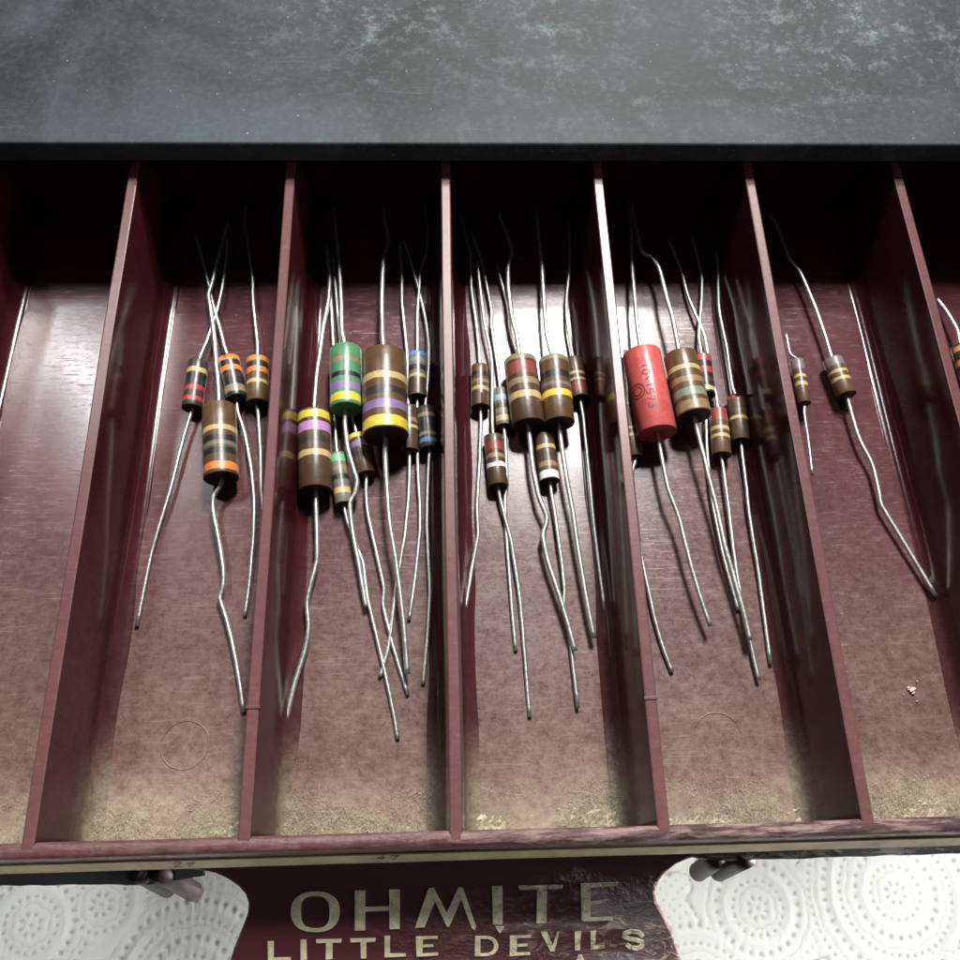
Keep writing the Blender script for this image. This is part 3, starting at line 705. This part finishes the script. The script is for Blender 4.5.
resistor('large tan brown resistor with gold, tan and pale green bands, leaning on the red one', (680, 356), (694.5, 417), 33.5, 'olive', [(.30, .07, 'gold'), (.50, .09, 'tan'), (.70, .12, 'sage'), (.90, .14, 'tan')],
 [(676, 336), (672, 316), (667, 299), (660, 271), (652.5, 258), (641.6, 251), (635.6, 226), (631, 203)], [(697, 430), (703, 453), (709, 478), (716.8, 508), (725, 546), (733, 574), (743.7, 612), (750, 640)], h=5.4, lead=0.5, hup=4, hlow=2.5)
resistor('small black resistor with red bands peeping out beside the large tan brown one', (702, 357), (706.5, 396), 18, 'black', [(.10, .16, 'red'), (.42, .14, 'red'), (.66, .1, 'dbrown'), (.88, .1, 'gold')],
 [(700, 345), (698.5, 337), (701, 305), (702, 280), (698, 259), (692, 237)], [(706, 420), (707, 450), (712, 500), (722, 550), (731, 585), (738, 610)])
resistor('small olive resistor with a red top, middle one of the fourth compartment', (718, 411), (721.6, 456), 19.3, 'olive', [(.15, .28, 'dred'), (.45, .09, 'gold'), (.62, .07, 'gold')],
 [(716, 395), (711, 375), (705, 338), (695, 313), (687, 293), (681, 269), (669.3, 242)], [(723.5, 470), (728.7, 508), (733, 546), (737, 574), (745, 620), (752, 650), (759, 680)], hlow=1.0)
resistor('small brown resistor with thin red rim, right of the red topped olive one', (736, 398), (741, 442), 19, 'brown', [(.05, .09, 'dred'), (.35, .08, 'olive'), (.52, .07, 'gold')],
 [(732, 385), (726.7, 348), (719, 309), (718, 273), (717, 249), (717.8, 219)], [(743, 460), (746.5, 488), (749, 512), (754, 545), (757.5, 565), (761.5, 594), (770.8, 664)], hlow=0.6)
resistor('small brown resistor almost hidden between the divider and the big red one', (628.5, 408), (635, 458), 16, 'brown', [(.1, .12, 'dred'), (.45, .06, 'gold'), (.6, .06, 'gold')],
 [(627, 385), (625, 350)], [(632, 475), (637, 520), (641, 555), (648.5, 590), (654, 616), (662.5, 646), (672, 672)], lead=0.4)
# compartment 5
resistor('small brown resistor with gold bands and a long bent lead, alone in the fifth compartment', (832.5, 360), (846.7, 396), 19.5, 'olive', [(.12, .24, 'mauve'), (.40, .07, 'gold'), (.60, .08, 'gold')],
 [(828, 345), (815.6, 308), (800, 272), (789, 258), (778, 229), (769, 213)], [(852, 415), (859.4, 439), (872.5, 465), (879, 492), (882, 506), (903, 541), (936, 596)], h=2.6, hup=3, hlow=1.4, lead=0.42)
resistor('thin pale brown resistor shape added as a reflection in the divider of the fifth compartment', (797, 361), (804.3, 404), 13, 'olive', [(.12, .24, 'mauve'), (.40, .07, 'gold'), (.58, .08, 'gold')],  # added body imitating the lone resistor's mirror image in the divider wall
 [(790, 353), (786, 333)], [(804.5, 415), (808, 439), (812.4, 475)], h=3.0, lead=0.27, hlow=3.0, hup=3.0)
resistor('resistor with two orange bands at the right edge, cut off by the frame', (961, 347), (973, 388), 20, 'dark', [(.12, .12, 'orange'), (.45, .12, 'orange'), (.75, .1, 'tan')],
 [(957, 330), (950, 317), (944, 308), (937, 299)], [(976, 400), (985, 450), (990, 520)], h=3.4, lead=0.45)

# pale crumb lying on the floor of the fifth compartment
cc = at(912, 690, 0.4); V, F = [], []
bmx = bmesh.new()
for (dx, dy, rr) in ((0, 0, .42), (-.45, .3, .3), (.2, -.45, .28), (1.3, 1.5, .12), (-1.6, -.7, .10), (.5, -1.9, .12), (.45, .3, .25)):
    g = bmesh.ops.create_icosphere(bmx, subdivisions=2, radius=rr)
    for v in g['verts']: v.co = v.co*(1+0.8*noise.noise(v.co*4+Vector((dx*9, dy*9, 0))))+Vector((dx, dy, -0.1))
cr = mk('crumb', [v.co+cc for v in bmx.verts], [[v.index for v in f.verts] for f in bmx.faces], simple('pale_crumb', (0.72, 0.55, 0.52), 0.7), org=cc); bmx.free()
cr.location = cc*MM; cr['label'] = 'tiny pale pinkish crumb on the dusty floor of the right hand compartment'; cr['category'] = 'crumb'

# ------------------------------------------------------------------ dust
DM = simple('fluffy_dust', (0.47, 0.42, 0.30), 0.95, 0, 0.45, 500, 0.6)
V, F = [], []
s = 0.45; x0, x1 = -100, 125
nx, ny = int((x1-x0)/s), int(17/s)
def wallx(x):                                # distance from the nearest divider axis
    return abs((x+15) % 30-15)
for j in range(ny+1):
    for i in range(nx+1):
        x = x0+i*s; y = 0.1+j*s
        q = 1-y/13; big = noise.noise(Vector((x*0.09, y*0.16, 3)))
        f1 = noise.noise(Vector((x*0.6, y*0.6, 1))); f2 = noise.noise(Vector((x*1.7, y*1.7, 2)))
        f3 = noise.noise(Vector((x*3.9, y*3.9, 4)))
        hgt = 0.5*max(0, 1-y/8)*(0.6+1.5*big)+0.15*f1+0.3*f2+0.45*f3-0.28-0.06*y
        V.append((x, y, fz(y)+min(hgt, 0.9)))
for j in range(ny):
    for i in range(nx):
        a = j*(nx+1)+i
        q = [a, a+1, a+nx+2, a+nx+1]
        if any(V[t][2] > fz(V[t][1])-0.02 for t in q) : F.append(q)
fib_V, fib_F = [], []
def fibre(x, y, z, ln_, r_):
    a = random.uniform(0, 2*math.pi); p = Vector((x, y, z)); pts = [p]
    for k in range(3):
        a += random.uniform(-0.9, 0.9); p = p+Vector((math.cos(a), math.sin(a), random.uniform(-0.25, 0.45)))*ln_/3; pts.append(p)
    n0 = len(fib_V)
    for i, p in enumerate(pts):
        d = (pts[min(i+1, 3)]-pts[max(i-1, 0)]).normalized(); aa = d.cross(Vector((0, 0, 1))); aa = aa.normalized() if aa.length > 1e-3 else Vector((1, 0, 0)); bb = aa.cross(d)
        for k in range(3):
            t = 2.094*k; fib_V.append(p+(aa*math.cos(t)+bb*math.sin(t))*r_)
    for i in range(3):
        for k in range(3): fib_F.append([n0+i*3+k, n0+i*3+(k+1) % 3, n0+(i+1)*3+(k+1) % 3, n0+(i+1)*3+k])
for k in range(60000):
    x = random.uniform(-92, 112); y = 0.3+random.expovariate(1/3.2 if k % 3 else 1/10.0)
    if y > 75: continue
    if noise.noise(Vector((x*0.10, y*0.16, 6)))*1.6 + random.uniform(-0.5, 0.5) < 0.03*(y-6): continue
    if wallx(x) < 2.6: continue
    if y > 8:
        if k % 2 == 0: fibre(x, y, fz(y)+0.05, random.uniform(0.06, 0.22)+(0.7 if random.random() < 0.03 else 0), random.uniform(0.010, 0.024))
        continue
    fibre(x, y, fz(y)+random.uniform(0.05, 0.25)+random.random()*max(0, 1.0*(1-y/8)), random.uniform(0.08, 0.34)+(0.9 if random.random() < 0.06 else 0), random.uniform(0.012, 0.03))
n0 = len(V); V += fib_V; F += [[i+n0 for i in q] for q in fib_F]
d = mk('dust', V, F, DM); d['kind'] = 'stuff'
